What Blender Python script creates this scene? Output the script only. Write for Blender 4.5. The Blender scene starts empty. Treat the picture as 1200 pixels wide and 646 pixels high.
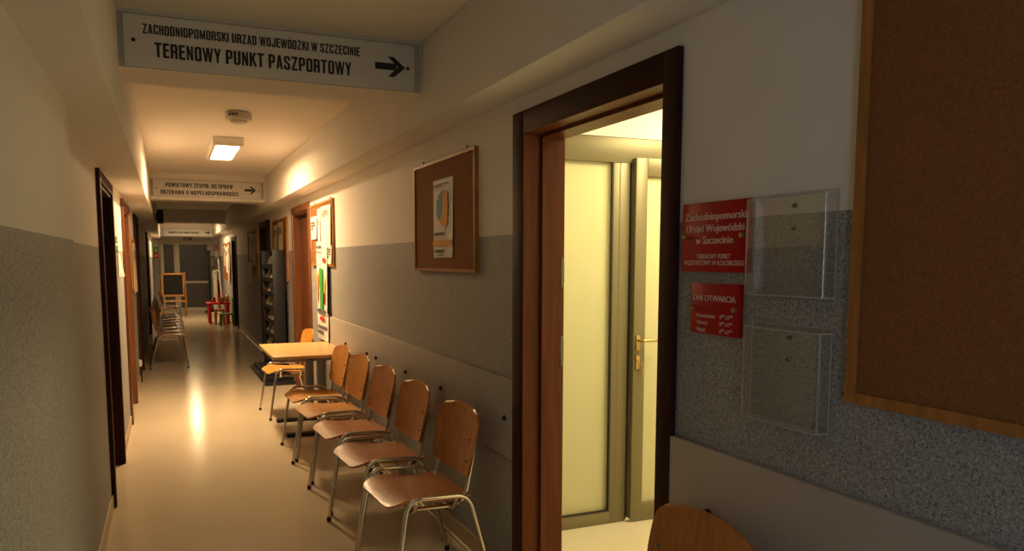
import bpy, bmesh, math, random
from mathutils import Vector, Matrix
random.seed(7)
PI = math.pi
S = bpy.context.scene
COL = S.collection

# ------------------------------------------------------------------ materials
def mat(name, col, rough=.5, metal=0, spec=.5, var=0, vscale=(8, 8, 8), coat=0, bump=0, bscale=200, col2=None, rnd=0, trans=0, detail=4):
    m = bpy.data.materials.new(name); m.use_nodes = True
    nt = m.node_tree; b = nt.nodes['Principled BSDF']
    b.inputs['Base Color'].default_value = (*col, 1)
    b.inputs['Roughness'].default_value = rough; b.inputs['Metallic'].default_value = metal
    b.inputs['Specular IOR Level'].default_value = spec
    b.inputs['Coat Weight'].default_value = coat; b.inputs['Coat Roughness'].default_value = .15
    b.inputs['Transmission Weight'].default_value = trans
    tc = nt.nodes.new('ShaderNodeTexCoord')
    if var or col2:
        mp = nt.nodes.new('ShaderNodeMapping'); mp.inputs['Scale'].default_value = vscale
        nt.links.new(tc.outputs['Object'], mp.inputs['Vector'])
        nz = nt.nodes.new('ShaderNodeTexNoise'); nz.inputs['Scale'].default_value = 1; nz.inputs['Detail'].default_value = detail
        nz.inputs['Distortion'].default_value = .6
        src = mp.outputs['Vector']
        if rnd:
            oi = nt.nodes.new('ShaderNodeObjectInfo'); ad = nt.nodes.new('ShaderNodeVectorMath'); ad.operation = 'ADD'
            ml = nt.nodes.new('ShaderNodeMath'); ml.operation = 'MULTIPLY'; ml.inputs[1].default_value = 57
            nt.links.new(oi.outputs['Random'], ml.inputs[0]); nt.links.new(src, ad.inputs[0]); nt.links.new(ml.outputs[0], ad.inputs[1])
            src = ad.outputs[0]
        nt.links.new(src, nz.inputs['Vector'])
        rp = nt.nodes.new('ShaderNodeValToRGB')
        c2 = col2 or tuple(c * (1 - var) for c in col)
        rp.color_ramp.elements[0].position = .35; rp.color_ramp.elements[0].color = (*c2, 1)
        rp.color_ramp.elements[1].position = .65; rp.color_ramp.elements[1].color = (*col, 1)
        nt.links.new(nz.outputs['Fac'], rp.inputs['Fac']); nt.links.new(rp.outputs['Color'], b.inputs['Base Color'])
    if bump:
        n2 = nt.nodes.new('ShaderNodeTexNoise'); n2.inputs['Scale'].default_value = bscale; n2.inputs['Detail'].default_value = 3
        nt.links.new(tc.outputs['Object'], n2.inputs['Vector'])
        bp = nt.nodes.new('ShaderNodeBump'); bp.inputs['Strength'].default_value = bump; bp.inputs['Distance'].default_value = .004
        nt.links.new(n2.outputs['Fac'], bp.inputs['Height']); nt.links.new(bp.outputs['Normal'], b.inputs['Normal'])
    return m

def emis(name, col, st):
    m = bpy.data.materials.new(name); m.use_nodes = True; nt = m.node_tree
    b = nt.nodes['Principled BSDF']; b.inputs['Base Color'].default_value = (.9, .9, .9, 1)
    b.inputs['Emission Color'].default_value = (*col, 1); b.inputs['Emission Strength'].default_value = st
    return m

def frosted(name, col):
    m = bpy.data.materials.new(name); m.use_nodes = True; nt = m.node_tree
    nt.nodes.remove(nt.nodes['Principled BSDF']); out = nt.nodes['Material Output']
    d = nt.nodes.new('ShaderNodeBsdfDiffuse'); d.inputs['Color'].default_value = (*col, 1)
    t = nt.nodes.new('ShaderNodeBsdfTranslucent'); t.inputs['Color'].default_value = (*col, 1)
    g = nt.nodes.new('ShaderNodeBsdfGlossy'); g.inputs['Roughness'].default_value = .12; g.inputs['Color'].default_value = (1, 1, 1, 1)
    a = nt.nodes.new('ShaderNodeMixShader'); a.inputs[0].default_value = .65
    nt.links.new(d.outputs[0], a.inputs[1]); nt.links.new(t.outputs[0], a.inputs[2])
    f = nt.nodes.new('ShaderNodeFresnel'); f.inputs['IOR'].default_value = 1.35
    x = nt.nodes.new('ShaderNodeMixShader'); nt.links.new(f.outputs[0], x.inputs[0])
    nt.links.new(a.outputs[0], x.inputs[1]); nt.links.new(g.outputs[0], x.inputs[2]); nt.links.new(x.outputs[0], out.inputs[0])
    return m

def acrylic(name, tint=(.985, .99, .99), alpha=.02):
    m = bpy.data.materials.new(name); m.use_nodes = True; nt = m.node_tree
    nt.nodes.remove(nt.nodes['Principled BSDF']); out = nt.nodes['Material Output']
    t = nt.nodes.new('ShaderNodeBsdfTransparent'); t.inputs['Color'].default_value = (*tint, 1)
    g = nt.nodes.new('ShaderNodeBsdfGlossy'); g.inputs['Roughness'].default_value = .03
    lw = nt.nodes.new('ShaderNodeLayerWeight'); lw.inputs['Blend'].default_value = .12
    f = nt.nodes.new('ShaderNodeMath'); f.operation = 'MULTIPLY_ADD'; f.inputs[1].default_value = .6; f.inputs[2].default_value = .04
    nt.links.new(lw.outputs['Facing'], f.inputs[0])
    x = nt.nodes.new('ShaderNodeMixShader'); nt.links.new(f.outputs[0], x.inputs[0])
    nt.links.new(t.outputs[0], x.inputs[1]); nt.links.new(g.outputs[0], x.inputs[2])
    d = nt.nodes.new('ShaderNodeBsdfDiffuse'); d.inputs['Color'].default_value = (.7, .7, .7, 1)
    y = nt.nodes.new('ShaderNodeMixShader'); y.inputs[0].default_value = alpha
    nt.links.new(x.outputs[0], y.inputs[1]); nt.links.new(d.outputs[0], y.inputs[2]); nt.links.new(y.outputs[0], out.inputs[0])
    return m

def speckle(name, a, b, scale):
    m = bpy.data.materials.new(name); m.use_nodes = True; nt = m.node_tree; p = nt.nodes['Principled BSDF']
    p.inputs['Roughness'].default_value = .6; p.inputs['Specular IOR Level'].default_value = .35
    tc = nt.nodes.new('ShaderNodeTexCoord')
    v = nt.nodes.new('ShaderNodeTexNoise'); v.inputs['Scale'].default_value = scale; v.inputs['Detail'].default_value = 3
    v.inputs['Roughness'].default_value = .7; v.inputs['Distortion'].default_value = 1.2
    nt.links.new(tc.outputs['Object'], v.inputs['Vector'])
    r = nt.nodes.new('ShaderNodeValToRGB')
    r.color_ramp.elements[0].position = .36; r.color_ramp.elements[0].color = (*a, 1)
    r.color_ramp.elements[1].position = .64; r.color_ramp.elements[1].color = (*b, 1)
    nt.links.new(v.outputs['Fac'], r.inputs['Fac']); nt.links.new(r.outputs['Color'], p.inputs['Base Color'])
    bp = nt.nodes.new('ShaderNodeBump'); bp.inputs['Strength'].default_value = .5; bp.inputs['Distance'].default_value = .003
    nt.links.new(v.outputs['Fac'], bp.inputs['Height']); nt.links.new(bp.outputs['Normal'], p.inputs['Normal'])
    return m

M = {}
M['plaster'] = mat('white_plaster', (.84, .81, .77), .75, spec=.25, var=.04, vscale=(1.5, 1.5, 1.5), bump=.06, bscale=90)
M['ceiling'] = mat('ceiling_paint', (.84, .80, .75), .8, spec=.2, var=.03, vscale=(1, 1, 1))
M['dado'] = speckle('speckled_wall_coating', (.125, .131, .136), (.52, .53, .53), 165)
M['skirt'] = mat('beige_linoleum_skirting', (.52, .42, .28), .4, var=.1)
M['lino'] = mat('cream_linoleum', (.66, .58, .44), .16, spec=.13, vscale=(1.2, 1.2, 1.2), col2=(.62, .54, .41))
M['rail'] = mat('grey_laminate', (.43, .405, .385), .5, var=.05, vscale=(2, 2, 2))
M['black'] = mat('black_plastic', (.012, .012, .013), .4)
M['darkframe'] = mat('dark_mahogany_frame', (.050, .016, .007), .6, var=.35, vscale=(40, 40, 2), spec=.15)
M['darkleaf'] = mat('dark_mahogany_door', (.10, .035, .014), .4, var=.4, vscale=(30, 30, 1.5), coat=.15)
M['jamb'] = mat('red_brown_jamb', (.16, .036, .006), .45, var=.4, vscale=(30, 30, 1.6), spec=.3)
M['brownframe'] = mat('red_brown_wood', (.19, .065, .02), .4, var=.4, vscale=(35, 35, 1.8), coat=.15)
M['oak'] = mat('oak_strip', (.46, .20, .045), .5, spec=.3, var=.3, vscale=(40, 6, 6))
M['cork'] = mat('cork', (.31, .132, .046), .85, spec=.15, col2=(.225, .09, .032), vscale=(190, 190, 190), bump=.3, bscale=300)
M['ply'] = mat('beech_plywood', (.52, .20, .045), .42, spec=.35, col2=(.39, .138, .030), vscale=(6, 70, 70), rnd=1, coat=.06)
M['plyback'] = mat('beech_plywood_back', (.54, .215, .048), .42, spec=.35, col2=(.41, .148, .032), vscale=(50, 50, 6), rnd=1, coat=.06)
M['plyyellow'] = mat('pale_plywood', (.62, .30, .062), .42, spec=.35, col2=(.52, .235, .045), vscale=(6, 70, 70), rnd=1, coat=.06)
M['plyyellowback'] = mat('pale_plywood_back', (.62, .29, .058), .42, spec=.35, col2=(.50, .22, .042), vscale=(16, 16, 34), rnd=1, coat=.06)
M['chrome'] = mat('chrome', (.72, .69, .64), .16, metal=1)
M['steel'] = mat('grey_steel', (.30, .30, .30), .4, metal=.6)
M['tabletop'] = mat('maple_laminate', (.70, .47, .20), .32, var=.12, vscale=(40, 3, 3))
M['signwhite'] = mat('white_sign_sheet', (.70, .70, .69), .35)
M['lampwhite'] = mat('white_lamp_housing', (.75, .72, .66), .5)
M['ink'] = mat('black_ink', (.012, .012, .016), .5)
M['paper'] = mat('white_paper', (.78, .76, .71), .7, var=.04)
M['paperb'] = mat('buff_paper', (.66, .57, .40), .7, var=.1, vscale=(14, 14, 14))
M['greyink'] = mat('grey_print', (.10, .10, .13), .7)
M['blueink'] = mat('blue_print', (.05, .22, .38), .7, col2=(.10, .32, .48), vscale=(60, 60, 60))
M['orangeink'] = mat('orange_print', (.78, .36, .05), .7)
M['redink'] = mat('red_print', (.55, .03, .03), .6)
M['greenink'] = mat('green_print', (.04, .34, .05), .6)
M['redsign'] = mat('red_acrylic', (.42, .010, .012), .4, spec=.2)
M['redtext'] = mat('pale_engraving', (.74, .55, .52), .5)
M['brass'] = mat('brass', (.55, .40, .17), .3, metal=1)
M['alu'] = mat('olive_grey_aluminium', (.20, .172, .095), .4, metal=.25)
M['gasket'] = mat('black_gasket', (.015, .014, .012), .6)
M['frost'] = frosted('frosted_glass', (.86, .84, .62))
M['acr'] = acrylic('clear_acrylic')
M['acredge'] = acrylic('acrylic_edge', (.8, .84, .84), .6)
M['acrsign'] = acrylic('acrylic_sign_border', (.9, .9, .88), .55)
M['greyglass'] = mat('grey_glass', (.085, .088, .088), .22, spec=.5)
M['whitepvc'] = mat('white_pvc_frame', (.60, .56, .49), .4)
M['navy'] = mat('dark_navy_steel', (.010, .012, .018), .5)
M['board'] = mat('black_chalkboard', (.018, .019, .020), .8, spec=.15, var=.3, vscale=(5, 5, 5))
M['pine'] = mat('pine_wood', (.48, .23, .06), .5, var=.3, vscale=(20, 20, 4))
M['redplastic'] = mat('red_toy_plastic', (.62, .018, .014), .3)
M['orangeplastic'] = mat('orange_toy_plastic', (.66, .22, .02), .35)
M['greenplastic'] = mat('green_toy_plastic', (.10, .27, .035), .35)
M['yellowplastic'] = mat('yellow_toy_plastic', (.80, .50, .03), .35)
M['pinkplastic'] = mat('pink_toy_plastic', (.60, .22, .15), .4)
M['green_metal'] = mat('dark_green_metal', (.010, .035, .026), .4)
M['whitemetal'] = mat('white_metal', (.68, .65, .58), .4)
M['lamp_a'] = emis('lit_diffuser', (1, .65, .32), 88)
M['lamp_b'] = emis('lit_diffuser_far', (1, .68, .35), 44)

# ------------------------------------------------------------------ mesh builder
class MB:
    def __init__(s): s.v = []; s.f = []; s.mi = []; s.M = Matrix()
    def add(s, vs, fs, m=0):
        o = len(s.v); s.v += [tuple(s.M @ Vector(p)) for p in vs]
        for f in fs: s.f.append(tuple(i + o for i in f)); s.mi.append(m)
        return s
    def box(s, x0, x1, y0, y1, z0, z1, m=0, bev=0):
        if bev <= 0:
            return s.add([(x, y, z) for z in (z0, z1) for y in (y0, y1) for x in (x0, x1)],
                         [(0, 2, 3, 1), (4, 5, 7, 6), (0, 1, 5, 4), (2, 6, 7, 3), (0, 4, 6, 2), (1, 3, 7, 5)], m)
        bm = bmesh.new(); bmesh.ops.create_cube(bm, size=1)
        for v in bm.verts: v.co = Vector(((x0 + x1) / 2 + v.co.x * (x1 - x0), (y0 + y1) / 2 + v.co.y * (y1 - y0), (z0 + z1) / 2 + v.co.z * (z1 - z0)))
        bmesh.ops.bevel(bm, geom=bm.edges[:], offset=bev, segments=2, profile=.5, affect='EDGES')
        return s.frombm(bm, m)
    def frombm(s, bm, m=0):
        bm.verts.index_update()
        s.add([v.co[:] for v in bm.verts], [[v.index for v in f.verts] for f in bm.faces], m); bm.free(); return s
    def tube(s, pts, r, seg=10, m=0, flat=1.0, cap=True):
        P = [Vector(p) for p in pts]; n = len(P); R = r if isinstance(r, (list, tuple)) else [r] * n
        T = []
        for i in range(n):
            a = (P[i] - P[i - 1]).normalized() if i else (P[1] - P[0]).normalized()
            b = (P[i + 1] - P[i]).normalized() if i < n - 1 else a
            T.append((a + b).normalized())
        up = Vector((0, 0, 1)) if abs(T[0].z) < .9 else Vector((1, 0, 0))
        N = (up - T[0] * up.dot(T[0])).normalized(); vs = []
        for i in range(n):
            N = (N - T[i] * N.dot(T[i])).normalized(); Bn = T[i].cross(N)
            for k in range(seg):
                a = 2 * PI * k / seg; vs.append(P[i] + (N * math.cos(a) * flat + Bn * math.sin(a)) * R[i])
        fs = [(i * seg + k, i * seg + (k + 1) % seg, (i + 1) * seg + (k + 1) % seg, (i + 1) * seg + k) for i in range(n - 1) for k in range(seg)]
        if cap: fs += [tuple(range(seg))[::-1], tuple(range((n - 1) * seg, n * seg))]
        return s.add(vs, fs, m)
    def lathe(s, prof, seg=20, c=(0, 0, 0), axis='z', m=0):
        vs = []
        for r, h in prof:
            for k in range(seg):
                a = 2 * PI * k / seg; x, y = r * math.cos(a), r * math.sin(a)
                p = (x, y, h) if axis == 'z' else ((x, h, y) if axis == 'y' else (h, x, y))
                vs.append((p[0] + c[0], p[1] + c[1], p[2] + c[2]))
        n = len(prof)
        fs = [(i * seg + k, i * seg + (k + 1) % seg, (i + 1) * seg + (k + 1) % seg, (i + 1) * seg + k) for i in range(n - 1) for k in range(seg)]
        fs += [tuple(range(seg))[::-1], tuple(range((n - 1) * seg, n * seg))]
        return s.add(vs, fs, m)
    def poly(s, pts, y0, y1, m=0):      # outline in (x,z), extruded along y
        n = len(pts)
        vs = [(x, y0, z) for x, z in pts] + [(x, y1, z) for x, z in pts]
        return s.add(vs, [tuple(range(n)), tuple(range(n, 2 * n))[::-1]] + [(i, i + n, (i + 1) % n + n, (i + 1) % n) for i in range(n)], m)
    def shell(s, grid, off, m=0):       # grid[i][j] points, thickened by off(Vector)
        a = len(grid); b = len(grid[0]); vs = [p for r in grid for p in r]
        G = [[Vector(p) for p in r] for r in grid]; vs2 = []
        for i in range(a):
            for j in range(b):
                du = G[min(i + 1, a - 1)][j] - G[max(i - 1, 0)][j]; dv = G[i][min(j + 1, b - 1)] - G[i][max(j - 1, 0)]
                nn = du.cross(dv); nn = nn.normalized() if nn.length > 1e-9 else Vector((0, 0, 1))
                vs2.append(G[i][j] + nn * off)
        N = a * b; I = lambda i, j: i * b + j
        fs = []
        for i in range(a - 1):
            for j in range(b - 1):
                fs.append((I(i, j), I(i + 1, j), I(i + 1, j + 1), I(i, j + 1)))
                fs.append((N + I(i, j), N + I(i, j + 1), N + I(i + 1, j + 1), N + I(i + 1, j)))
        for i in range(a - 1):
            for j in (0, b - 1): fs.append((I(i, j), I(i + 1, j), N + I(i + 1, j), N + I(i, j)))
        for j in range(b - 1):
            for i in (0, a - 1): fs.append((I(i, j), I(i, j + 1), N + I(i, j + 1), N + I(i, j)))
        return s.add(vs + vs2, fs, m)
    def text(s, body, x, z, w, h, y, depth=.0012, bold=.0, align='l', m=0):
        vs, fs, cap = glyphs(body, bold)
        xs = [p[0] for p in vs]; x0, x1 = min(xs), max(xs); kx = w / (x1 - x0); kz = h / cap
        for dx in ((0,) if bold == 'condensed' or not bold else (-bold, 0, bold)):
            s.add([(x + (p[0] - x0 + dx) * kx, y - (p[2] + .1 * dx / (bold or 1) if bold != 'condensed' else p[2]) * depth, z + p[1] * kz) for p in vs], fs, m)
        return s
    def build(s, name, mats, parent=None, smooth=True, loc=None, rz=None, fix=True):
        me = bpy.data.meshes.new(name); me.from_pydata(s.v, [], s.f)
        for k in (mats if isinstance(mats, (list, tuple)) else [mats]): me.materials.append(M[k] if isinstance(k, str) else k)
        for p, i in zip(me.polygons, s.mi): p.material_index = i
        if fix:
            bm = bmesh.new(); bm.from_mesh(me); bmesh.ops.recalc_face_normals(bm, faces=bm.faces[:]); bm.to_mesh(me); bm.free()
        if smooth:
            me.shade_smooth(); me.set_sharp_from_angle(angle=math.radians(38))
        o = bpy.data.objects.new(name, me); COL.objects.link(o)
        if parent: o.parent = parent
        if loc: o.location = loc
        if rz is not None: o.rotation_euler = (0, 0, rz)
        return o

# heavy condensed capitals drawn as ribbons (cap height 1)
def condensed(body):
    W = .47; t = .18; l, r = t / 2, W - t / 2; bo, tp = .068, 1 - .068; F = .13; vs, fs = [], []
    def rib(pts, tt=t, f=0, closed=False):
        P = [Vector((p[0], p[1], 0)) for p in pts]
        if f: P = [Vector(p) for p in fillet(P, f, 5)]
        n = len(P); o = len(vs)
        for i in range(n):
            a = (P[i] - P[i - 1]) if (i or closed) else (P[1] - P[0]); c = (P[(i + 1) % n] - P[i]) if (i < n - 1 or closed) else a
            a, c = a.normalized(), c.normalized(); m = (a + c)
            m = m.normalized() if m.length > .01 else a
            k = min(1.8, 1 / max(.3, m.dot(a)))
            # horizontal strokes slightly thinner than stems
            w = tt / 2 * (1 if abs(m.y) > .7 else .86)
            q = Vector((-m.y, m.x, 0)) * w * k
            for z in (0, 1):
                for sg in (1, -1): vs.append((P[i].x + pen + q.x * sg, P[i].y + q.y * sg, float(z)))
        for i in range(n - (0 if closed else 1)):
            A = o + 4 * i; B = o + 4 * ((i + 1) % n)
            fs.extend([(A + 2, A + 3, B + 3, B + 2), (A, B, B + 1, A + 1), (A, A + 2, B + 2, B), (A + 1, B + 1, B + 3, A + 3)])
    pen = 0.0
    acc = {'Ą': 'A', 'Ó': 'O', 'Ś': 'S', 'Ż': 'Z', 'Ł': 'L', 'Ć': 'C'}
    for ch in body:
        c = acc.get(ch, ch); adv = W
        if c == ' ': pen += .25; continue
        if c == 'I': rib([(l, 0), (l, 1)]); adv = t
        elif c == 'A': rib([(l * .9, 0), (W / 2 - .02, 1)], .15); rib([(W - l * .9, 0), (W / 2 + .02, 1)], .15); rib([(l + .05, .26), (r - .05, .26)], .12)
        elif c == 'C': rib([(r, .66), (r, tp), (l, tp), (l, bo), (r, bo), (r, .34)], t, F)
        elif c == 'D': rib([(l, 0), (l, 1)]); rib([(l, tp), (r, tp), (r, bo), (l, bo)], t, F)
        elif c in 'EFL':
            rib([(l, 0), (l, 1)]); adv = W - .06
            if c != 'L': rib([(l, tp), (adv, tp)], t); rib([(l, .53), (adv - .03, .53)], t)
            if c != 'F': rib([(l, bo), (adv, bo)], t)
        elif c == 'H': rib([(l, 0), (l, 1)]); rib([(r, 0), (r, 1)]); rib([(l, .52), (r, .52)])
        elif c == 'J': rib([(r, 1), (r, bo), (l, bo), (l, .36)], t, F)
        elif c == 'K': rib([(l, 0), (l, 1)]); rib([(l + .05, .42), (W - .07, 1)], .15); rib([(l + .14, .60), (W - .04, 0)], .15)
        elif c == 'M':
            adv = W * 1.28; q = adv - l; rib([(l, 0), (l, 1)], .14); rib([(q, 0), (q, 1)], .14); rib([(l + .02, 1), (adv / 2, .06)], .13); rib([(q - .02, 1), (adv / 2, .06)], .13)
        elif c == 'N': rib([(l, 0), (l, 1)], .14); rib([(r, 0), (r, 1)], .14); rib([(l, .98), (r, .02)], .14)
        elif c == 'O': rib(fillet([Vector((W / 2, bo, 0)), Vector((r, bo, 0)), Vector((r, tp, 0)), Vector((l, tp, 0)), Vector((l, bo, 0)), Vector((W / 2 - .002, bo, 0))], F, 5), t)
        elif c == 'P': rib([(l, 0), (l, 1)]); rib([(l, tp), (r, tp), (r, .45), (l, .45)], t, F)
        elif c == 'R': rib([(l, 0), (l, 1)]); rib([(l, tp), (r, tp), (r, .48), (l, .48)], t, F); rib([(r - .07, .48), (r, .40), (r, 0)], t, .06)
        elif c == 'S': rib([(r, .68), (r, tp), (l, tp), (l, .60), (r, .40), (r, bo), (l, bo), (l, .32)], t, F)
        elif c == 'T': rib([(W / 2, 0), (W / 2, 1)]); rib([(0, tp), (W, tp)], t)
        elif c == 'U': rib([(l, 1), (l, bo), (r, bo), (r, 1)], t, F)
        elif c == 'W':
            adv = W * 1.45
            for a, e in ((.06, .30), (.47, .30), (.53, .70), (.94, .70)): rib([(adv * a, 1), (adv * e, 0)], .135)
        elif c == 'Y': rib([(l * .8, 1), (W / 2, .40)], .15); rib([(W - l * .8, 1), (W / 2, .40)], .15); rib([(W / 2, 0), (W / 2, .45)], .16)
        elif c == 'Z': rib([(.02, tp), (W - .02, tp)], t); rib([(.02, bo), (W - .02, bo)], t); rib([(l, bo), (r, tp)], .15)
        if ch == 'Ą': rib([(W - .08, .02), (W - .13, -.10), (W - .02, -.16)], .07, .05)
        if ch in 'ÓŚĆ': rib([(W / 2 - .03, 1.07), (W / 2 + .07, 1.24)], .09)
        if ch == 'Ż': rib([(W / 2 - .045, 1.13), (W / 2 + .045, 1.13)], .10)
        if ch == 'Ł': rib([(-.06, .36), (W * .62, .66)], .10)
        pen += adv + .075
    return vs, fs, 1.0

_g = {}
def glyphs(body, bold):
    k = (body, bold)
    if k in _g: return _g[k]
    if bold == 'condensed': _g[k] = condensed(body); return _g[k]
    def run(t):
        c = bpy.data.curves.new('lettering_curve', 'FONT'); c.body = t; c.size = 1; c.extrude = .5; c.offset = .006; c.resolution_u = 3
        o = bpy.data.objects.new('lettering_curve', c); COL.objects.link(o)
        me = bpy.data.meshes.new_from_object(o.evaluated_get(bpy.context.evaluated_depsgraph_get()))
        vs = [tuple(v.co) for v in me.vertices]; fs = [tuple(p.vertices) for p in me.polygons]
        bpy.data.objects.remove(o); bpy.data.curves.remove(c); bpy.data.meshes.remove(me)
        return vs, fs
    vs, fs = run(body); hv, _ = run('H'); cap = max(p[1] for p in hv)
    _g[k] = (vs, fs, cap); return _g[k]

def fillet(pts, r, n=6):
    P = [Vector(p) for p in pts]; out = [P[0]]
    for i in range(1, len(P) - 1):
        a, b, c = P[i - 1], P[i], P[i + 1]; rr = r[i - 1] if isinstance(r, (list, tuple)) else r
        d1 = (a - b); d2 = (c - b); l = min(rr, d1.length * .49, d2.length * .49)
        p, q = b + d1.normalized() * l, b + d2.normalized() * l
        for k in range(n + 1):
            t = k / n; out.append(p * (1 - t) ** 2 + b * 2 * t * (1 - t) + q * t * t)
    out.append(P[-1]); return out

def tag(o, label=None, cat=None, group=None, kind=None):
    if label: o['label'] = label
    if cat: o['category'] = cat
    if group: o['group'] = group
    if kind: o['kind'] = kind
    return o
def thing(name, label, cat, loc=(0, 0, 0), rz=0, group=None, kind=None):
    o = bpy.data.objects.new(name, None); COL.objects.link(o); o.empty_display_size = .1
    o.location = loc; o.rotation_euler = (0, 0, rz)
    return tag(o, label, cat, group, kind)
KIDS = {}
def copy_tree(o, parent=None):
    c = o.copy(); COL.objects.link(c)
    if parent: c.parent = parent
    for ch in [x for x in bpy.data.objects if x.parent == o]: copy_tree(ch, c)
    return c
FR, FL, FF = -PI / 2, PI / 2, 0      # facing: right wall, left wall, towards the near end
RX, LX, LXN = 1.40, -.37, -.33
YB = -3.6; YE = 25.0

# ------------------------------------------------------------------ the setting
b = MB(); b.box(-.6, 4.6, YB - .2, YE + .2, -.1, 0); tag(b.build('floor', 'lino'), 'glossy cream linoleum corridor floor', 'floor', kind='structure')
b = MB(); b.box(-.6, 4.6, YB - .2, YE + .2, 2.6, 2.7); tag(b.build('ceiling', 'ceiling'), 'warm white corridor ceiling', 'ceiling', kind='structure')
DZR, DZL = 1.634, 1.595
# right wall: solid pieces around the open doorway
b = MB(); T = .16
DR = [(8.58, 9.66), (12.15, 13.28), (18.33, 19.42)]
yr = [3.06] + [v for p in DR for v in p] + [YE]
for y0, y1 in [(YB, 2.0)] + [(yr[i], yr[i + 1]) for i in range(0, len(yr), 2)]:
    b.box(RX, RX + T, y0, y1, 0, DZR, 1); b.box(RX, RX + T, y0, y1, DZR, 2.6, 0)
b.box(RX, RX + T, 2.0, 3.06, 2.07, 2.6, 0)
for y0, y1 in DR: b.box(RX, RX + T, y0, y1, 2.06 if y0 < 18 else 1.975, 2.6, 0)
tag(b.build('wall_right', ['plaster', 'dado'], smooth=False), 'right corridor wall, white above a grey speckled dado', 'wall', kind='structure')
b = MB(); NY = 3.47
WY0, WY1, WZ0, WZ1 = -2.8, -1.3, .95, 2.05      # unseen window added behind the camera so the fill daylight can enter
for y0, y1 in ((YB, WY0), (WY1, NY)): b.box(LXN - .15, LXN, y0, y1, 0, DZL, 1); b.box(LXN - .15, LXN, y0, y1, DZL, 2.6, 0)
b.box(LXN - .15, LXN, WY0, WY1, 0, WZ0, 1); b.box(LXN - .15, LXN, WY0, WY1, WZ1, 2.6, 0)
DL = [(5.33, 6.40), (7.98, 9.10), (10.75, 11.85), (16.5, 17.6)]
ys = [NY] + [v for p in DL for v in p] + [YE]
for i in range(0, len(ys), 2):
    b.box(LX - .21, LX, ys[i], ys[i + 1], 0, DZL, 1); b.box(LX - .21, LX, ys[i], ys[i + 1], DZL, 2.6, 0)
for y0, y1 in DL: b.box(LX - .21, LX, y0, y1, 2.0, 2.6, 0)
tag(b.build('wall_left', ['plaster', 'dado'], smooth=False), 'left corridor wall, white above a grey speckled dado', 'wall', kind='structure')
b = MB(); b.box(-.6, 1.6, YE, YE + .2, 0, 1.6, 1); b.box(-.6, 1.6, YE, YE + .2, 1.6, 2.6, 0)
tag(b.build('wall_end', ['plaster', 'dado'], smooth=False), 'far end wall around the grey glazed door', 'wall', kind='structure')
b = MB(); b.box(-.6, 1.6, YB - .2, YB, 0, 2.6)
tag(b.build('wall_back', 'plaster'), 'end wall behind the camera', 'wall', kind='structure')
t = thing('added_window_1', 'unseen white framed window added in the left wall to let in fill daylight', 'window', (LXN - .07, (WY0 + WY1) / 2, WZ0), FL, kind='structure')
b = MB(); w_ = (WY1 - WY0) / 2; h_ = WZ1 - WZ0
b.box(-w_, w_, -.03, .03, 0, .06); b.box(-w_, w_, -.03, .03, h_ - .06, h_); b.box(-w_, -w_ + .06, -.03, .03, .06, h_ - .06); b.box(w_ - .06, w_, -.03, .03, .06, h_ - .06); b.box(-.03, .03, -.03, .03, .06, h_ - .06)
b.build('window_frame', 'whitepvc', t)
b = MB(); b.box(-w_ + .05, w_ - .05, -.004, .004, .05, h_ - .05); b.build('pane', 'acr', t)
# skirting of lino turned up the wall
for nm, x0, x1, segs in (('baseboard_right', RX - .012, RX, ((YB, 1.946), (3.14, 8.45), (9.76, 12.0), (13.4, 18.0), (19.6, YE))),):
    b = MB()
    for y0, y1 in segs:
        b.box(x0, x1, y0, y1, .0, .105); b.tube([(x0, y0, .006), (x0, y1, .006)], .012, 8)
    tag(b.build(nm, 'skirt'), 'beige skirting along the right wall', 'skirting', kind='structure')
b = MB()
b.box(LXN, LXN + .01, YB, NY, 0, .09); b.box(LX, LX + .01, NY, 5.25, 0, .09)
for y0, y1 in ((6.5, 7.9), (9.2, 10.66), (11.94, 16.4), (17.7, YE)): b.box(LX, LX + .01, y0, y1, 0, .09)
tag(b.build('baseboard_left', 'skirt'), 'beige skirting along the left wall', 'skirting', kind='structure')
# soffits and beams
b = MB(); b.box(1.2, RX, YB, YE, 2.21, 2.6, 0, .006); tag(b.build('trim_1', 'plaster'), 'boxed bulkhead along the top of the right wall', 'bulkhead', kind='structure')
b = MB(); b.box(-.48, -.16, YB, YE, 2.11, 2.6, 0, .006); tag(b.build('trim_2', 'plaster'), 'boxed bulkhead along the top of the left wall', 'bulkhead', kind='structure')
for i, (y0, y1, z0, tx) in enumerate(((3.87, 4.30, 2.37, 'nearest'), (10.78, 11.2, 2.27, 'second'), (18.4, 18.8, 2.32, 'third'), (23.55, 23.9, 2.17, 'farthest'))):
    b = MB(); b.box(-.17, 1.21, y0, y1, z0, 2.61)
    tag(b.build('trim_%d' % (i + 3), 'plaster'), tx + ' cross beam under the corridor ceiling', 'beam', kind='structure')
# grey impact rail with black bolt caps, both sides of the open door
def rail(nm, y0, y1, bolts, tx):
    t = thing(nm, tx, 'wall rail', (RX, 0, 0), 0, kind='structure')
    b = MB(); b.box(-.02, 0, y0, y1, .625, .99, 0, .003); b.build('rail_board', 'rail', t)
    for y in bolts:
        b = MB(); b.lathe([(.0, -.034), (.009, -.034), (.013, -.03), (.013, -.02)], 14, (0, y, .806), 'x'); b.build('bolt_cap', 'black', t)
rail('trim_7', 3.14, 7.42, [3.22, 4.13, 4.84, 5.63, 5.91, 6.7], 'grey impact rail behind the row of chairs')
rail('trim_8', -1.5, 1.946, [1.752, .6], 'grey impact rail under the noticeboard by the open door')

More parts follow.
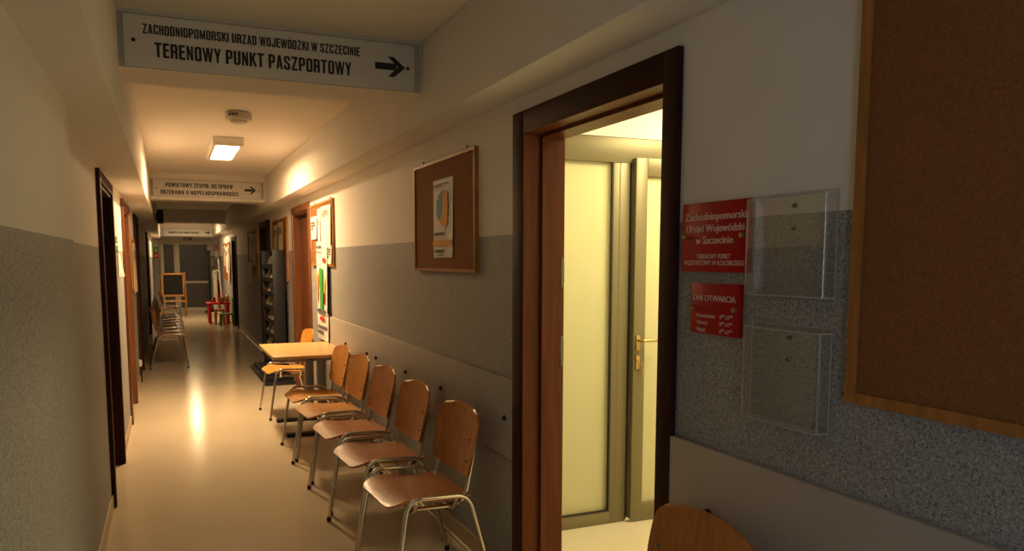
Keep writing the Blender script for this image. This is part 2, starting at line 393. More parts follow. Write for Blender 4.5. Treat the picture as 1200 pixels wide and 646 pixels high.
# ------------------------------------------------------------------ doors
# open doorway with dark frame
t = thing('door_1', 'open doorway with a dark brown wooden frame beside the red plates', 'doorway', (RX, 2.54, 0), FR, kind='structure')
b = MB()
b.box(-.60, -.49, -.022, 0, 0, 2.142, 0, .004); b.box(.52, .594, -.022, 0, 0, 2.142, 0, .004); b.box(-.49, .52, -.022, 0, 2.05, 2.142, 0, .004)
b.build('casing', 'darkframe', t)
b = MB()
for x0, x1, xs in ((-.52, -.487, -.468), (.518, .54, .50)):
    b.box(x0, x1, -.02, .06, 0, 2.06)
    b.box(min(x0, xs), max(x1, xs), .06, .165, 0, 2.06)
b.box(-.487, .518, -.02, .06, 2.048, 2.07); b.box(-.468, .50, .06, .165, 2.034, 2.07)
jo = b.build('jamb_lining', 'jamb', t)
for z in (1.47, 1.13):
    b = MB(); b.box(-.469, -.466, .150, .166, z - .045, z + .045, 0, .001)
    for q in (-.05, .05): b.box(-.4655, -.463, .15, .16, z + q - .014, z + q + .014, 0)
    b.build('strike_plate', 'alu', t)

# vestibule behind the doorway
b = MB()
b.box(1.55, 4.4, 1.5, 1.6, 0, 2.6); b.box(4.3, 4.4, 1.6, 7.0, 0, 2.6); b.box(1.55, 4.4, 6.9, 7.0, 0, 2.6)
b.box(1.555, 4.3, 3.80, 3.92, 2.2, 2.6)
tag(b.build('wall_vestibule', 'plaster'), 'cream wall of the lit vestibule above the glass partition', 'wall', kind='structure')
t = thing('door_2', 'olive grey aluminium partition with frosted glass and a door ajar', 'glazed partition', (1.59, 3.84, 0), 0, kind='structure')
xo = 1.59
b = MB()
b.box(-.032, 2.7, -.035, .035, 2.062, 2.2, 0, .003); b.box(-.032, .06, -.035, .035, 0, 2.062)
b.box(0, .70, -.035, .035, 0, .075, 0, .003)
b.box(.695, .802, -.035, .035, 0, 2.062, 0, .003); b.box(.735, .741, -.0365, -.03, 0, 2.062)
b.box(2.64, 2.7, -.035, .035, 0, 2.062)
b.build('fixed_frame', 'alu', t)
b = MB(); b.box(.055, .70, -.006, .006, .07, 2.07); b.build('fixed_pane', 'frost', t)
b = MB(); b.box(.686, .695, -.037, -.02, .075, 2.062); b.box(.06, .695, -.037, -.02, .075, .083); b.box(.802, .814, -.03, .02, 0.01, 2.06); b.build('gasket', 'gasket', t)
lf = MB(); W = .95
lf.box(0, .075, -.03, .03, .02, 2.09, 0, .003); lf.box(W - .075, W, -.03, .03, .02, 2.09, 0, .003)
lf.box(.075, W - .075, -.03, .03, 1.99, 2.09, 0, .003); lf.box(.075, W - .075, -.03, .03, .02, .11, 0, .003)
leaf = lf.build('door_leaf', 'alu', t, loc=(.818, -.045, 0), rz=math.radians(-1.5))
b = MB(); b.box(.07, W - .07, -.006, .006, .105, 1.995); b.build('leaf_pane', 'frost', leaf)
b = MB(); b.box(.012, .042, -.04, -.028, 1.01, 1.10, 0, .008); b.tube(fillet([(.027, -.03, 1.07), (.027, -.085, 1.07), (.155, -.085, 1.07)], .02), .009, 10); b.build('handle', 'brass', leaf)
b = MB(); b.box(.012, .042, -.04, -.028, .90, .985, 0, .008); b.lathe([(.009, -.045), (.009, -.03)], 12, (.027, 0, .95), 'y')
b.tube([(.04, -.05, .94), (.05, -.052, .93), (.05, -.052, .86)], .004, 6); b.build('lock', 'brass', leaf)

def wall_door(n, X, y0, y1, ztop, rz, fm, lm, tx, rec=.06, cw=.075, handle=True):
    yc = (y0 + y1) / 2; w = (y1 - y0) / 2
    t = thing('door_%d' % n, tx, 'door', (X, yc, 0), rz, kind='structure')
    b = MB(); b.box(-w - cw, -w, -.024, .02, 0, ztop, 0, .004); b.box(w, w + cw, -.024, .02, 0, ztop, 0, .004); b.box(-w, w, -.024, .02, ztop - cw, ztop, 0, .004)
    b.box(-w, -w + .02, -.01, .15, 0, ztop - cw); b.box(w - .02, w, -.01, .15, 0, ztop - cw); b.box(-w, w, -.01, .15, ztop - cw - .02, ztop - cw)
    b.build('door_frame', fm, t)
    b = MB(); b.box(-w + .022, w - .022, rec, rec + .04, .008, ztop - cw - .022, 0, .002); lf = b.build('door_leaf', lm, t)
    if handle:
        b = MB(); sd = -1 if rz > 0 else 1; xh = sd * (w - .12)
        b.box(xh - .02, xh + .02, rec - .008, rec, .92, 1.14, 0, .003); b.tube(fillet([(xh, rec, 1.05), (xh, rec - .05, 1.05), (xh - sd * .11, rec - .05, 1.05)], .015), .008, 8)
        b.build('handle', 'steel', lf)
    return t
wall_door(3, RX, *DR[0], 2.135, FR, 'brownframe', 'brownframe', 'red brown door beyond the table and poster board')
wall_door(4, RX, *DR[1], 2.115, FR, 'darkframe', 'jamb', 'brown door behind the dark leaflet rack')
wall_door(5, RX, *DR[2], 2.05, FR, 'darkframe', 'darkleaf', 'dark door on the right near the toy table')
for n, (y0, y1), zt, fm, lm, tx in ((6, DL[0], 2.06, 'darkframe', 'darkleaf', 'nearest dark brown door in the left wall'),
                             (7, DL[1], 2.07, 'brownframe', 'brownframe', 'red brown door second along the left wall'),
                             (8, DL[2], 2.08, 'darkframe', 'darkleaf', 'dark door beside the chrome chair row on the left'),
                             (9, DL[3], 2.05, 'darkframe', 'darkleaf', 'farthest dark door in the left wall')):
    wall_door(n, LX, y0, y1, zt, FL, fm, lm, tx)
# far glazed door
t = thing('door_10', 'far end white framed door with grey glass panes', 'door', (0, YE, 0), 0, kind='structure')
b = MB()
for x0, x1, z0, z1 in ((-.20, -.10, 0, 2.1), (.17, .32, 0, 2.1), (1.09, 1.26, 0, 2.1), (-.10, .17, 1.965, 2.1), (.32, 1.09, 1.965, 2.1), (-.10, .17, 0, .11), (.32, 1.09, 0, .12), (.32, 1.09, .84, .90)):
    b.box(x0, x1, -.06, 0, z0, z1, 0, .004)
b.build('door_frame', 'whitepvc', t)
for x0, x1, z0, z1 in ((-.10, .17, .11, 1.965), (.32, 1.09, .9, 1.965), (.32, 1.09, .12, .84)):
    b = MB(); b.box(x0, x1, -.03, -.015, z0, z1); b.build('pane', 'greyglass', t)
b = MB(); b.box(.345, .375, -.068, -.06, .95, 1.15, 0, .003); b.tube(fillet([(.36, -.06, 1.06), (.36, -.11, 1.06), (.47, -.11, 1.06)], .015), .009, 8); b.build('handle', 'steel', t)

# ------------------------------------------------------------------ direction signs on the beams
def arrow(b, x0, x1, zc, h, y):
    w = x1 - x0; t = h * .17
    pts = [(x0, zc - t), (x0 + w * .58, zc - t), (x0 + w * .42, zc - h / 2), (x0 + w * .62, zc - h / 2), (x1, zc), (x0 + w * .62, zc + h / 2), (x0 + w * .42, zc + h / 2), (x0 + w * .58, zc + t), (x0, zc + t)]
    # concave outline split in convex pieces
    b.poly([(x0, zc - t), (x0 + w * .7, zc - t), (x0 + w * .7, zc + t), (x0, zc + t)], y, y - .0008)
    b.poly([(x0 + w * .42, zc - h / 2), (x0 + w * .62, zc - h / 2), (x1, zc), (x0 + w * .75, zc)], y, y - .0008)
    b.poly([(x0 + w * .75, zc), (x1, zc), (x0 + w * .62, zc + h / 2), (x0 + w * .42, zc + h / 2)], y, y - .0008)
def beam_sign(Y, x0, x1, z0, z1, lines, arr, bolts, label, bd=.03):
    t = thing('direction_sign', label, 'sign', (0, Y, z0), 0, 'direction signs on the cross beams'); H = z1 - z0
    b = MB(); b.box(x0, x1, -.012, -.004, 0, H, 0, .0015); b.build('acrylic_plate', 'acrsign', t)
    b = MB(); b.box(x0 + bd, x1 - bd, -.0135, -.0122, .004, H - .006); b.build('printed_sheet', 'signwhite', t)
    b = MB()
    for s, xa, xb, za, h, bold in lines: b.text(s, xa, za - z0, xb - xa, h, -.0136, bold=bold)
    b.build('lettering', 'ink', t)
    b = MB(); arrow(b, *arr[:2], arr[2] - z0, arr[3], -.0136); b.build('arrow', 'ink', t)
    for x, z in bolts:
        b = MB(); b.lathe([(.0, -.022), (.005, -.0215), (.0085, -.018), (.0085, .0)], 12, (x, 0, z - z0), 'y'); b.build('bolt', 'black', t)
beam_sign(3.87, -.165, 1.19, 2.352, 2.582, [('ZACHODNIOPOMORSKI URZĄD WOJEWÓDZKI W SZCZECINIE', -.06, .889, 2.499, .041, 'condensed'), ('TERENOWY PUNKT PASZPORTOWY', -.016, .846, 2.403, .062, 'condensed')],
          (.962, 1.114, 2.465, .096), [(-.098, 2.468), (1.126, 2.464)], 'large white passport office sign with arrow on the nearest beam')
beam_sign(10.78, -.158, 1.18, 2.31, 2.525, [('POWIATOWY ZESPÓŁ DO SPRAW', .013, .806, 2.427, .052, 'condensed'), ('ORZEKANIA O NIEPEŁNOSPRAWNOŚCI', -.048, .868, 2.337, .052, 'condensed')],
          (.946, 1.09, 2.418, .096), [(-.095, 2.405), (1.125, 2.418)], 'white two-line sign with arrow on the second beam beyond the ceiling lamp')
beam_sign(23.55, -.11, 1.19, 2.17, 2.37, [('NIEODPŁATNA POMOC PRAWNA', .058, .82, 2.245, .055, 'condensed')], (.99, 1.12, 2.28, .09), [(-.07, 2.27), (1.15, 2.27)],
          'small one-line white sign with arrow above the far glazed door')

# ------------------------------------------------------------------ ceiling fittings
def ceiling_lamp(x, y0, y1, m, label):
    t = thing('ceiling_lamp', label, 'ceiling light', (x, (y0 + y1) / 2, 2.6), 0); L = (y1 - y0) / 2
    b = MB(); b.box(-.13, .13, -L - .06, L + .06, -.05, 0, 0, .006); b.box(-.13, .13, -L - .06, -L, -.078, -.04, 0, .008); b.box(-.13, .13, L, L + .06, -.078, -.04, 0, .008)
    b.box(-.13, -.095, -L, L, -.078, -.04, 0, .008); b.box(.095, .13, -L, L, -.078, -.04, 0, .008)
    b.build('housing', 'lampwhite', t)
    n = 8; b = MB()
    g = [[(-.095 + .19 * j / n, -L + 2 * L * i / 6, -.066 - .004 * math.sin(PI * j / n)) for j in range(n + 1)] for i in range(7)]
    b.shell(g, -.004); b.build('diffuser', m, t)
ceiling_lamp(.53, 7.48, 8.5, 'lamp_a', 'lit fluorescent ceiling lamp beyond the nearest beam')
ceiling_lamp(.53, 20.7, 21.9, 'lamp_b', 'lit ceiling lamp in the far bay before the glazed door')
t = thing('smoke_detector', 'round white ceiling detector between the nearest beam and the lamp', 'smoke detector', (.52, 6.2, 2.6))
b = MB(); b.lathe([(.085, 0), (.094, -.008), (.094, -.05), (.086, -.06), (.0, -.06)], 28); b.build('body', 'lampwhite', t)
b = MB(); b.lathe([(.062, -.06), (.058, -.072), (.03, -.08), (.0, -.081)], 24); b.build('sensor_cap', 'whitepvc', t)
for a in range(5):
    b = MB(); b.M = Matrix.Rotation(math.radians(222 + a * 9), 4, 'Z'); b.box(.0935, .0955, -.005, .005, -.038 + (a % 2) * .004, -.018); b.build('vent_slot', 'black', t)
# black box on the left bulkhead
t = thing('wall_speaker', 'small black box fixed on the left bulkhead in the dark bay', 'speaker', (-.16, 15.5, 2.17))
b = MB(); b.box(.02, .125, -.08, .08, 0, .24, 0, .01); b.build('cabinet', 'black', t)
b = MB(); b.box(0, .025, -.03, .03, .06, .18, 0, .004); b.build('bracket', 'navy', t)
b = MB(); b.box(.03, .115, -.0835, -.079, .012, .228, 0, .002); b.build('grille', 'navy', t)

# ------------------------------------------------------------------ chairs (front faces -Y)
def make_chair(label, group):
    t = thing('stacking_chair', label, 'chair', (0, 0, 0), 0, group)
    hw = .282
    for sx in (-1, 1):
        b = MB(); x = sx * hw
        p = fillet([(sx * (hw + .016), -.225, .012), (x, -.150, .484), (x - sx * .002, .140, .474), (sx * (hw + .016), .262, .012)], .065, 7)
        b.tube(p, .0105, 10); lp = b.build('side_frame', 'chrome', t)
        for q in (p[0], p[-1]):
            c = MB(); c.lathe([(.012, 0), (.0135, .004), (.0135, .022), (.011, .026)], 10, (q.x, q.y, 0)); c.build('foot_cap', 'black', lp)
    b = MB()
    for y in (-.11, .08):
        b.tube(fillet([(-hw, y, .466), (-hw + .035, y, .408), (hw - .035, y, .408), (hw, y, .466)], .03, 5), .0095, 10)
    b.build('cross_bar', 'chrome', t)
    for sx in (-1, 1):
        b = MB(); x = sx * .188
        pp = fillet([(x, -.12, .410), (x, .150, .402), (x, .184, .55), (x, .222, .74)], [.075, .05], 7)
        b.tube(pp, .0125, 10, flat=.72); po = b.build('back_post', 'chrome', t)
        c = MB(); c.lathe([(.0, -.135), (.011, -.135), (.013, -.128), (.013, -.112)], 10, (x, 0, .410), 'y'); c.build('end_cap', 'black', po)
    # seat
    rows = [0, .02, .05, .09, .14, .2, .3, .42, .55, .68, .8, .9, .96, 1]; n = 14; g = []
    for v in rows:
        y = -.215 + .405 * v
        hwid = .236 - .010 * v
        cr = .075
        d = y + .215
        if d < cr: hwid -= cr - math.sqrt(max(0, cr * cr - (cr - d) ** 2))
        d2 = .19 - y
        if d2 < .03: hwid -= .03 - math.sqrt(max(0, .0009 - (.03 - d2) ** 2))
        z = .456 - .028 * max(0, (1 - v / .3)) ** 2 - .010 * math.sin(PI * min(1, max(0, (v - .25) / .75))) - .022 * v
        g.append([(hwid * (2 * j / n - 1), y, z + .010 * (abs(2 * j / n - 1)) ** 2.5 * (1 if v > .2 else v / .2)) for j in range(n + 1)])
    b = MB(); b.shell(g, -.011); b.build('seat', 'ply', t)
    # backrest
    rows = [0, .02, .05, .1, .2, .35, .5, .65, .78, .87, .93, .97, 1]; g = []
    H = .292
    for v in rows:
        hwid = .212 + .026 * min(1, v / .55)
        dt = (1 - v) * H; cr = .07
        if dt < cr: hwid -= cr - math.sqrt(max(0, cr * cr - (cr - dt) ** 2))
        db = v * H
        if db < .02: hwid -= .02 - math.sqrt(max(0, .0004 - (.02 - db) ** 2))
        row = []
        for j in range(n + 1):
            s = 2 * j / n - 1
            z = .532 + H * v + .012 * (1 - s * s) * v - .016 * (1 - s * s) * (1 - v)
            y = .170 + .052 * v + .012 * v * v - .028 * s * s + .018
            row.append((hwid * s, y, z))
        g.append(row)
    b = MB(); b.shell(g, -.0105); bk = b.build('backrest', 'plyback', t)
    for sx in (-1, 1):
        for z, y in ((.60, .157), (.70, .176)):
            b = MB(); b.lathe([(.0, -.005), (.006, -.004), (.006, .004)], 10, (sx * .185, y + .006, z), 'y'); b.build('screw', 'steel', bk)
    return t
CX = 1.045
first = make_chair('light wooden stacking chair standing alone nearest to the camera, at the right frame edge', 'wooden chairs along the right wall')
first.location = (CX + .03, 1.66, 0); first.rotation_euler = (0, 0, FR + math.radians(-3))
rowch = [(3.48, 3, 'wooden stacking chair with chrome frame, left of the open doorway, nearest of the wall row'),
         (4.21, 3, 'wooden stacking chair with chrome frame, second of the wall row from the open doorway'),
         (4.91, 3, 'wooden stacking chair with chrome frame, middle one of the five in the wall row'),
         (5.61, 4, 'paler yellow wooden chair, second of the wall row from the table'),
         (6.26, 3, 'wooden stacking chair with chrome frame drawn up right beside the table'),
         (7.92, 3, 'yellowish wooden chair on the far side of the table, back against the poster')]
for y, a, lb in rowch:
    c = copy_tree(first); c.location = (CX, y, 0); c.rotation_euler = (0, 0, FR + math.radians(a)); c['label'] = lb
    if y > 5.5:
        for ch in [x for x in bpy.data.objects if x.parent == c and x.name.split('.')[0] in ('seat', 'backrest')]:
            ch.material_slots[0].link = 'OBJECT'; ch.material_slots[0].material = M['plyyellow' if ch.name.startswith('seat') else 'plyyellowback']
first['label'] = 'wooden chair nearest the camera, only its rounded back top showing below the red plates'
LG = 'chairs in the dim row on the left'
dk = ['first and nearest', 'second', 'third', 'fourth', 'fifth', 'sixth', 'seventh']
for i in range(7):
    c = copy_tree(first); c.location = (-.015, 12.15 + i * .66, 0); c.rotation_euler = (0, 0, FL + math.radians([0, 1, -1, 0, 2, 0, -1][i]))
    c['label'] = '%s chair from the camera in the dim chrome chair row on the left' % dk[i]; c['group'] = LG
c = copy_tree(first); c.location = (.02, 19.3, 0); c.rotation_euler = (0, 0, FL + .1); c['label'] = 'wooden chair at the far end of the left row, close to the easel'; c['group'] = LG

# ------------------------------------------------------------------ table
t = thing('table', 'small maple topped table with two grey column legs beside the wall chairs', 'table', (1.068, 7.06, 0))
b = MB(); b.box(-.317, .317, -.54, .54, .712, .737, 0, .003); b.build('tabletop', 'tabletop', t)
b = MB(); b.box(-.26, .26, -.42, -.38, .675, .712); b.box(-.26, .26, .38, .42, .675, .712); b.box(-.03, .03, -.42, .44, .68, .712); b.build('underframe', 'steel', t)
for y in (-.22, .45):
    b = MB(); b.box(.08, .155, y - .03, y + .03, .03, .70, 0, .008); lg = b.build('leg', 'steel', t)
    c = MB(); c.box(-.19, .31, y - .035, y + .035, 0.0, .035, 0, .01); c.build('foot', 'black', lg)

# ------------------------------------------------------------------ noticeboards
def board(name, label, X, y0, y1, z0, z1, rz, fw=.018, group='cork noticeboards on the walls', hooks=True, fm='oak', face='cork'):
    yc = (y0 + y1) / 2; w = abs(y1 - y0) / 2; H = z1 - z0
    t = thing(name, label, 'noticeboard', (X, yc, z0), rz, group)
    b = MB(); b.box(-w + fw * .6, w - fw * .6, -.014, 0, fw * .5, H - fw * .5); b.build('cork_panel', face, t)
    b = MB()
    b.poly([(-w, 0), (w, 0), (w - fw, fw), (-w + fw, fw)], -.022, 0); b.poly([(-w, H), (-w + fw, H - fw), (w - fw, H - fw), (w, H)], -.022, 0)
    b.poly([(-w, 0), (-w + fw, fw), (-w + fw, H - fw), (-w, H)], -.022, 0); b.poly([(w, 0), (w, H), (w - fw, H - fw), (w - fw, fw)], -.022, 0)
    b.build('frame', fm, t)
    if hooks:
        for x in (-w * .72, w * .72):
            b = MB(); b.box(x - .008, x + .008, -.012, 0, H - .004, H + .022, 0, .002); b.build('hanger', 'steel', t)
    return t
board('noticeboard', 'large empty cork noticeboard with an oak frame nearest the camera', RX, .28, 1.284, 1.206, 2.19, FR, fw=.024)
board('noticeboard', 'cork noticeboard with one map poster left of the open doorway', RX, 3.597, 4.62, 1.46, 2.072, FR, fw=.016)
board('noticeboard', 'paper covered cork noticeboard above the table', RX, 7.18, 8.36, 1.462, 2.08, FR, fw=.022)
board('noticeboard', 'paper covered noticeboard behind the dark leaflet rack', RX, 10.2, 11.65, 1.25, 2.064, FR, fw=.022)
board('noticeboard', 'dim noticeboard between the leaflet rack and the toy table', RX, 13.9, 15.43, 1.25, 2.04, FR, fw=.02)
board('noticeboard', 'brightly lit noticeboard above the toy table', RX, 20.05, 22.5, 1.02, 1.95, FR, fw=.025)
board('noticeboard', 'narrow noticeboard between two doors in the left wall', LX, 9.42, 10.3, 1.2, 1.76, FL, fw=.02)

def sheet(name, label, cat, X, yc, z0, w, h, rz, m='paper', group=None, tilt=0, curl=.008, off=.016):
    t = thing(name, label, cat, (X, yc, z0), rz, group)
    g = [[(-w / 2 + w * j / 6 + tilt * h * i / 6, -off - curl * (1 - i / 6) * (j / 6) ** 3 - .001 * math.sin(j), h * i / 6) for j in range(7)] for i in range(7)]
    b = MB(); b.shell(g, -.0008); b.build('paper_sheet', m, t)
    return t
def bars(b, x0, z, w, h, n, y, gap=1.7, seed=1):
    r = random.Random(seed)
    for i in range(n):
        x = x0; zz = z - i * h * gap; end = x0 + w * (1 if i < n - 1 else .6)
        while x < end - h:
            l = h * r.uniform(1.2, 4.5); b.box(x, min(x + l, end), y - .0006, y, zz, zz + h); x += l + h * .6
# map poster on the second board
t = sheet('poster', 'white poster with a blue and orange map on the cork board', 'poster', RX, 4.09, 1.535, .33, .425, FR, curl=.004)
def blob(cx, cz, rx, rz, seed, a0=0, a1=2 * PI, n=26):
    r = random.Random(seed); return [(cx + rx * math.cos(a0 + (a1 - a0) * i / n) * r.uniform(.86, 1.1), cz + rz * math.sin(a0 + (a1 - a0) * i / n) * r.uniform(.88, 1.1)) for i in range(n)]
Yp = -.0215
b = MB(); b.poly([(.02, .365), (-.03, .355), (-.035, .345), (-.065, .345), (-.07, .318), (-.095, .31), (-.092, .27), (-.1, .235), (-.08, .215), (-.045, .2), (-.04, .215), (.0, .24), (.01, .3)], Yp - .0008, Yp); b.build('blue_map_half', 'blueink', t)
b = MB(); b.poly([(.02, .36), (.05, .352), (.085, .35), (.09, .31), (.1, .27), (.085, .23), (.088, .185), (.06, .172), (.052, .155), (.02, .168), (-.02, .18), (-.045, .198), (-.038, .215), (.0, .24), (.01, .3)], Yp - .0008, Yp); b.build('orange_map_half', 'orangeink', t)
b = MB(); bars(b, -.14, .122, .28, .016, 1, Yp, seed=3); b.build('title_print', 'greyink', t)
b = MB(); bars(b, -.13, .395, .24, .005, 2, Yp, 1.8, 4); b.build('heading_print', 'greyink', t)
b = MB(); bars(b, -.13, .028, .26, .016, 1, Yp, seed=9); bars(b, -.1, .012, .2, .004, 1, Yp, seed=2); b.build('footer_print', 'greyink', t)
b = MB(); b.box(-.163, .163, Yp - .0006, Yp, .062, .094); b.build('orange_band', 'orangeink', t)
# papers on the board above the table
G = 'papers pinned to the board above the table'
def printed(t, rows, w, seed, z, h=.01, m='greyink', off=.0175, x=None):
    b = MB(); bars(b, -w / 2 if x is None else x, z, w, h, rows, -off - .008, seed=seed); b.build('print', m, t)
t = sheet('notice', 'white notice overhanging the left edge of the board above the table', 'notice', RX, 8.15, 1.73, .36, .23, FR, group=G, off=.024); printed(t, 3, .24, 5, .16, .018, off=.027)
t = sheet('notice', 'white notice at upper right of the board above the table', 'notice', RX, 7.50, 1.65, .50, .38, FR, group=G, off=.024); printed(t, 6, .3, 6, .33, .006, off=.027)
t = sheet('notice', 'white notice in the middle of the board above the table', 'notice', RX, 7.84, 1.70, .17, .32, FR, group=G, off=.026); printed(t, 4, .12, 7, .2, .008, off=.029)
t = sheet('notice', 'white notice at lower right of the board above the table', 'notice', RX, 7.33, 1.485, .22, .17, FR, group=G, off=.026); printed(t, 4, .18, 8, .13, .014, off=.029)
# long vertical posters hanging under it
t = sheet('poster', 'upper white hanging poster with a tall green figure below the board', 'poster', RX, 7.72, 1.0, .58, .70, FR, group='posters hanging below the board above the table', off=.030, curl=.012)
Yp = -.043
b = MB(); b.poly([(-.06, .045), (.065, .03), (.085, .06), (.085, .42), (.07, .44), (-.05, .45), (-.07, .43)], Yp - .001, Yp + .003); b.build('green_figure', 'greenink', t)
b = MB(); bars(b, -.25, .64, .5, .022, 1, Yp, seed=11); bars(b, -.22, .595, .42, .012, 1, Yp, seed=12); b.build('print', 'greyink', t)
b = MB(); b.poly(blob(0, .025, .26, .022, 4), Yp - .0006, Yp + .002); b.build('printed_ground', 'greyink', t)
for x, z, h in ((-.2, .1, .2), (-.17, .25, .16), (-.24, .3, .1), (.16, .09, .2), (.2, .22, .14)):
    b = MB(); b.poly(blob(x, z + h / 2, .028, h / 2, int(h * 100)), Yp - .0006, Yp + .002); b.build('orange_figure', 'orangeink', t)
b = MB(); b.box(.1, .24, Yp - .0006, Yp, .50, .54); b.build('red_mark', 'redink', t)
b = MB(); b.box(.14, .2, Yp - .0006, Yp, .1, .2); b.build('red_mark', 'redink', t)
t = sheet('poster', 'lower white hanging poster with a red mark behind the table chair', 'poster', RX, 7.74, .74, .60, .27, FR, group='posters hanging below the board above the table', off=.026, curl=.01)
b = MB(); b.box(-.10, .13, -.0385, -.037, .19, .23); b.build('red_mark', 'redink', t)
b = MB(); bars(b, -.24, .11, .5, .03, 2, -.036, seed=14); b.build('print', 'greyink', t)
# papers behind the rack, in the dim bay, above the toys, on the left wall
G = 'papers on the board behind the leaflet rack'
for yc, z0, w, h, tx in ((11.25, 1.62, .42, .38, 'upper left'), (10.72, 1.60, .5, .42, 'upper right'), (11.2, 1.29, .45, .3, 'lower left'), (10.62, 1.10, .58, .48, 'lower right, overhanging')):
    t = sheet('notice', 'buff notice, %s on the board behind the rack' % tx, 'notice', RX, yc, z0, w, h, FR, 'paperb', G, off=.024); printed(t, 5, w * .7, int(yc * 10), h * .8, .012, off=.026)
b = MB(); t = sheet('notice', 'small pale leaflet taped below the board behind the rack', 'notice', RX, 10.45, .98, .2, .09, FR, 'paper', G, off=.024)
G = 'papers on the dim board beyond the rack'
for yc, z0, w, h, tx in ((14.9, 1.5, .6, .5, 'upper left'), (14.3, 1.42, .5, .55, 'right'), (14.95, 1.1, .7, .38, 'lower left')):
    t = sheet('notice', 'dim buff notice, %s on the board between rack and toys' % tx, 'notice', RX, yc, z0, w, h, FR, 'paperb', G, off=.0155 if z0 > 1.25 else .026); printed(t, 5, w * .7, int(yc * 10), h * .8, .014, off=.0175)
G = 'papers on the lit board above the toy table'
for yc, z0, w, h, tx in ((22.0, 1.35, .7, .55, 'upper left'), (21.2, 1.2, .7, .65, 'middle'), (20.5, 1.3, .6, .6, 'upper right'), (20.55, .98, .6, .3, 'lower right')):
    t = sheet('notice', 'pale paper, %s on the board above the toy table' % tx, 'notice', RX, yc, z0, w, h, FR, 'paperb' if tx != 'middle' else 'paper', G, off=.0155 if z0 > 1.02 else .026); printed(t, 4, w * .7, int(yc * 10), h * .8, .02, off=.0175)
b = MB()
t = sheet('notice', 'yellowed paper on the narrow board between left doors', 'notice', LX, 9.86, 1.15, .74, .56, FL, 'paperb', off=.026); printed(t, 6, .5, 77, .46, .012, off=.028)
G = 'small green labels on the left wall'
for yc, z0, tx in ((7.0, 1.655, 'upper'), (7.06, 1.585, 'lower')):
    t = sheet('door_label', '%s small green label between the two nearest left doors' % tx, 'label', LX, yc, z0, .24, .05, FL, 'greenink', G, off=.006, curl=.001)
    b = MB(); b.box(-.05, .05, -.0085, -.007, .012, .038); b.build('print', 'paper', t)
t = sheet('notice', 'white sheet stuck on the left wall beneath two green labels', 'notice', LX, 7.2, 1.38, .3, .19, FL, 'paper', off=.006, curl=.03)
t = thing('socket', 'small white wall socket low on the left wall', 'socket', (LX, 10.53, .26), FL)
b = MB(); b.box(-.04, .04, -.03, 0, -.04, .04, 0, .006); b.build('plate', 'whitemetal', t)
b = MB(); b.lathe([(.024, -.034), (.024, -.029), (.0, -.029)], 16, (0, 0, 0), 'y'); b.build('inset', 'whitepvc', t)

# ------------------------------------------------------------------ red plates and holders
def plate(label, y0, y1, z0, z1, lines, scr):
    yc = (y0 + y1) / 2; w = (y1 - y0) / 2; H = z1 - z0
    t = thing('name_plate', label, 'sign', (RX, yc, z0), FR, 'red plates beside the open door')
    b = MB(); b.box(-w, w, -.013, -.0005, 0, H, 0, .001); b.build('red_panel', 'redsign', t)
    b = MB()
    for s, ya, yb, z, h, bold in lines: b.text(s, yc - ya, z - z0, ya - yb, h, -.0131, bold=bold)
    b.build('lettering', 'redtext', t)
    for y, z in scr:
        b = MB(); b.lathe([(.0, -.024), (.006, -.024), (.0075, -.021), (.0075, 0)], 14, (yc - y, 0, z - z0), 'y'); b.build('screw', 'brass', t)
plate('larger red plate with white office name, left of the upper clear holder', 1.629, 1.917, 1.489, 1.683,
      [('Zachodniopomorski', 1.902, 1.640, 1.634, .020, .022), ('Urząd Wojewódzki', 1.896, 1.647, 1.601, .020, .022), ('w Szczecinie', 1.852, 1.690, 1.568, .020, .022),
       ('TERENOWY PUNKT', 1.846, 1.699, 1.526, .013, .012), ('PASZPORTOWY W KOŁOBRZEGU', 1.903, 1.644, 1.508, .013, .012)], [(1.899, 1.588), (1.650, 1.588)])
plate('smaller red plate with opening days, under the larger red plate', 1.655, 1.867, 1.314, 1.457,
      [('DNI OTWARCIA', 1.855, 1.672, 1.408, .016, .02), ('Poniedziałek', 1.837, 1.755, 1.361, .010, .012), ('8⁰⁰-15⁰⁰', 1.736, 1.683, 1.361, .010, .012),
       ('Wtorek', 1.837, 1.788, 1.341, .010, .012), ('8⁰⁰-15⁰⁰', 1.736, 1.683, 1.341, .010, .012), ('Piątek', 1.837, 1.797, 1.321, .010, .012), ('8⁰⁰-13⁰⁰', 1.736, 1.683, 1.321, .010, .012)],
      [(1.853, 1.384), (1.672, 1.388)])
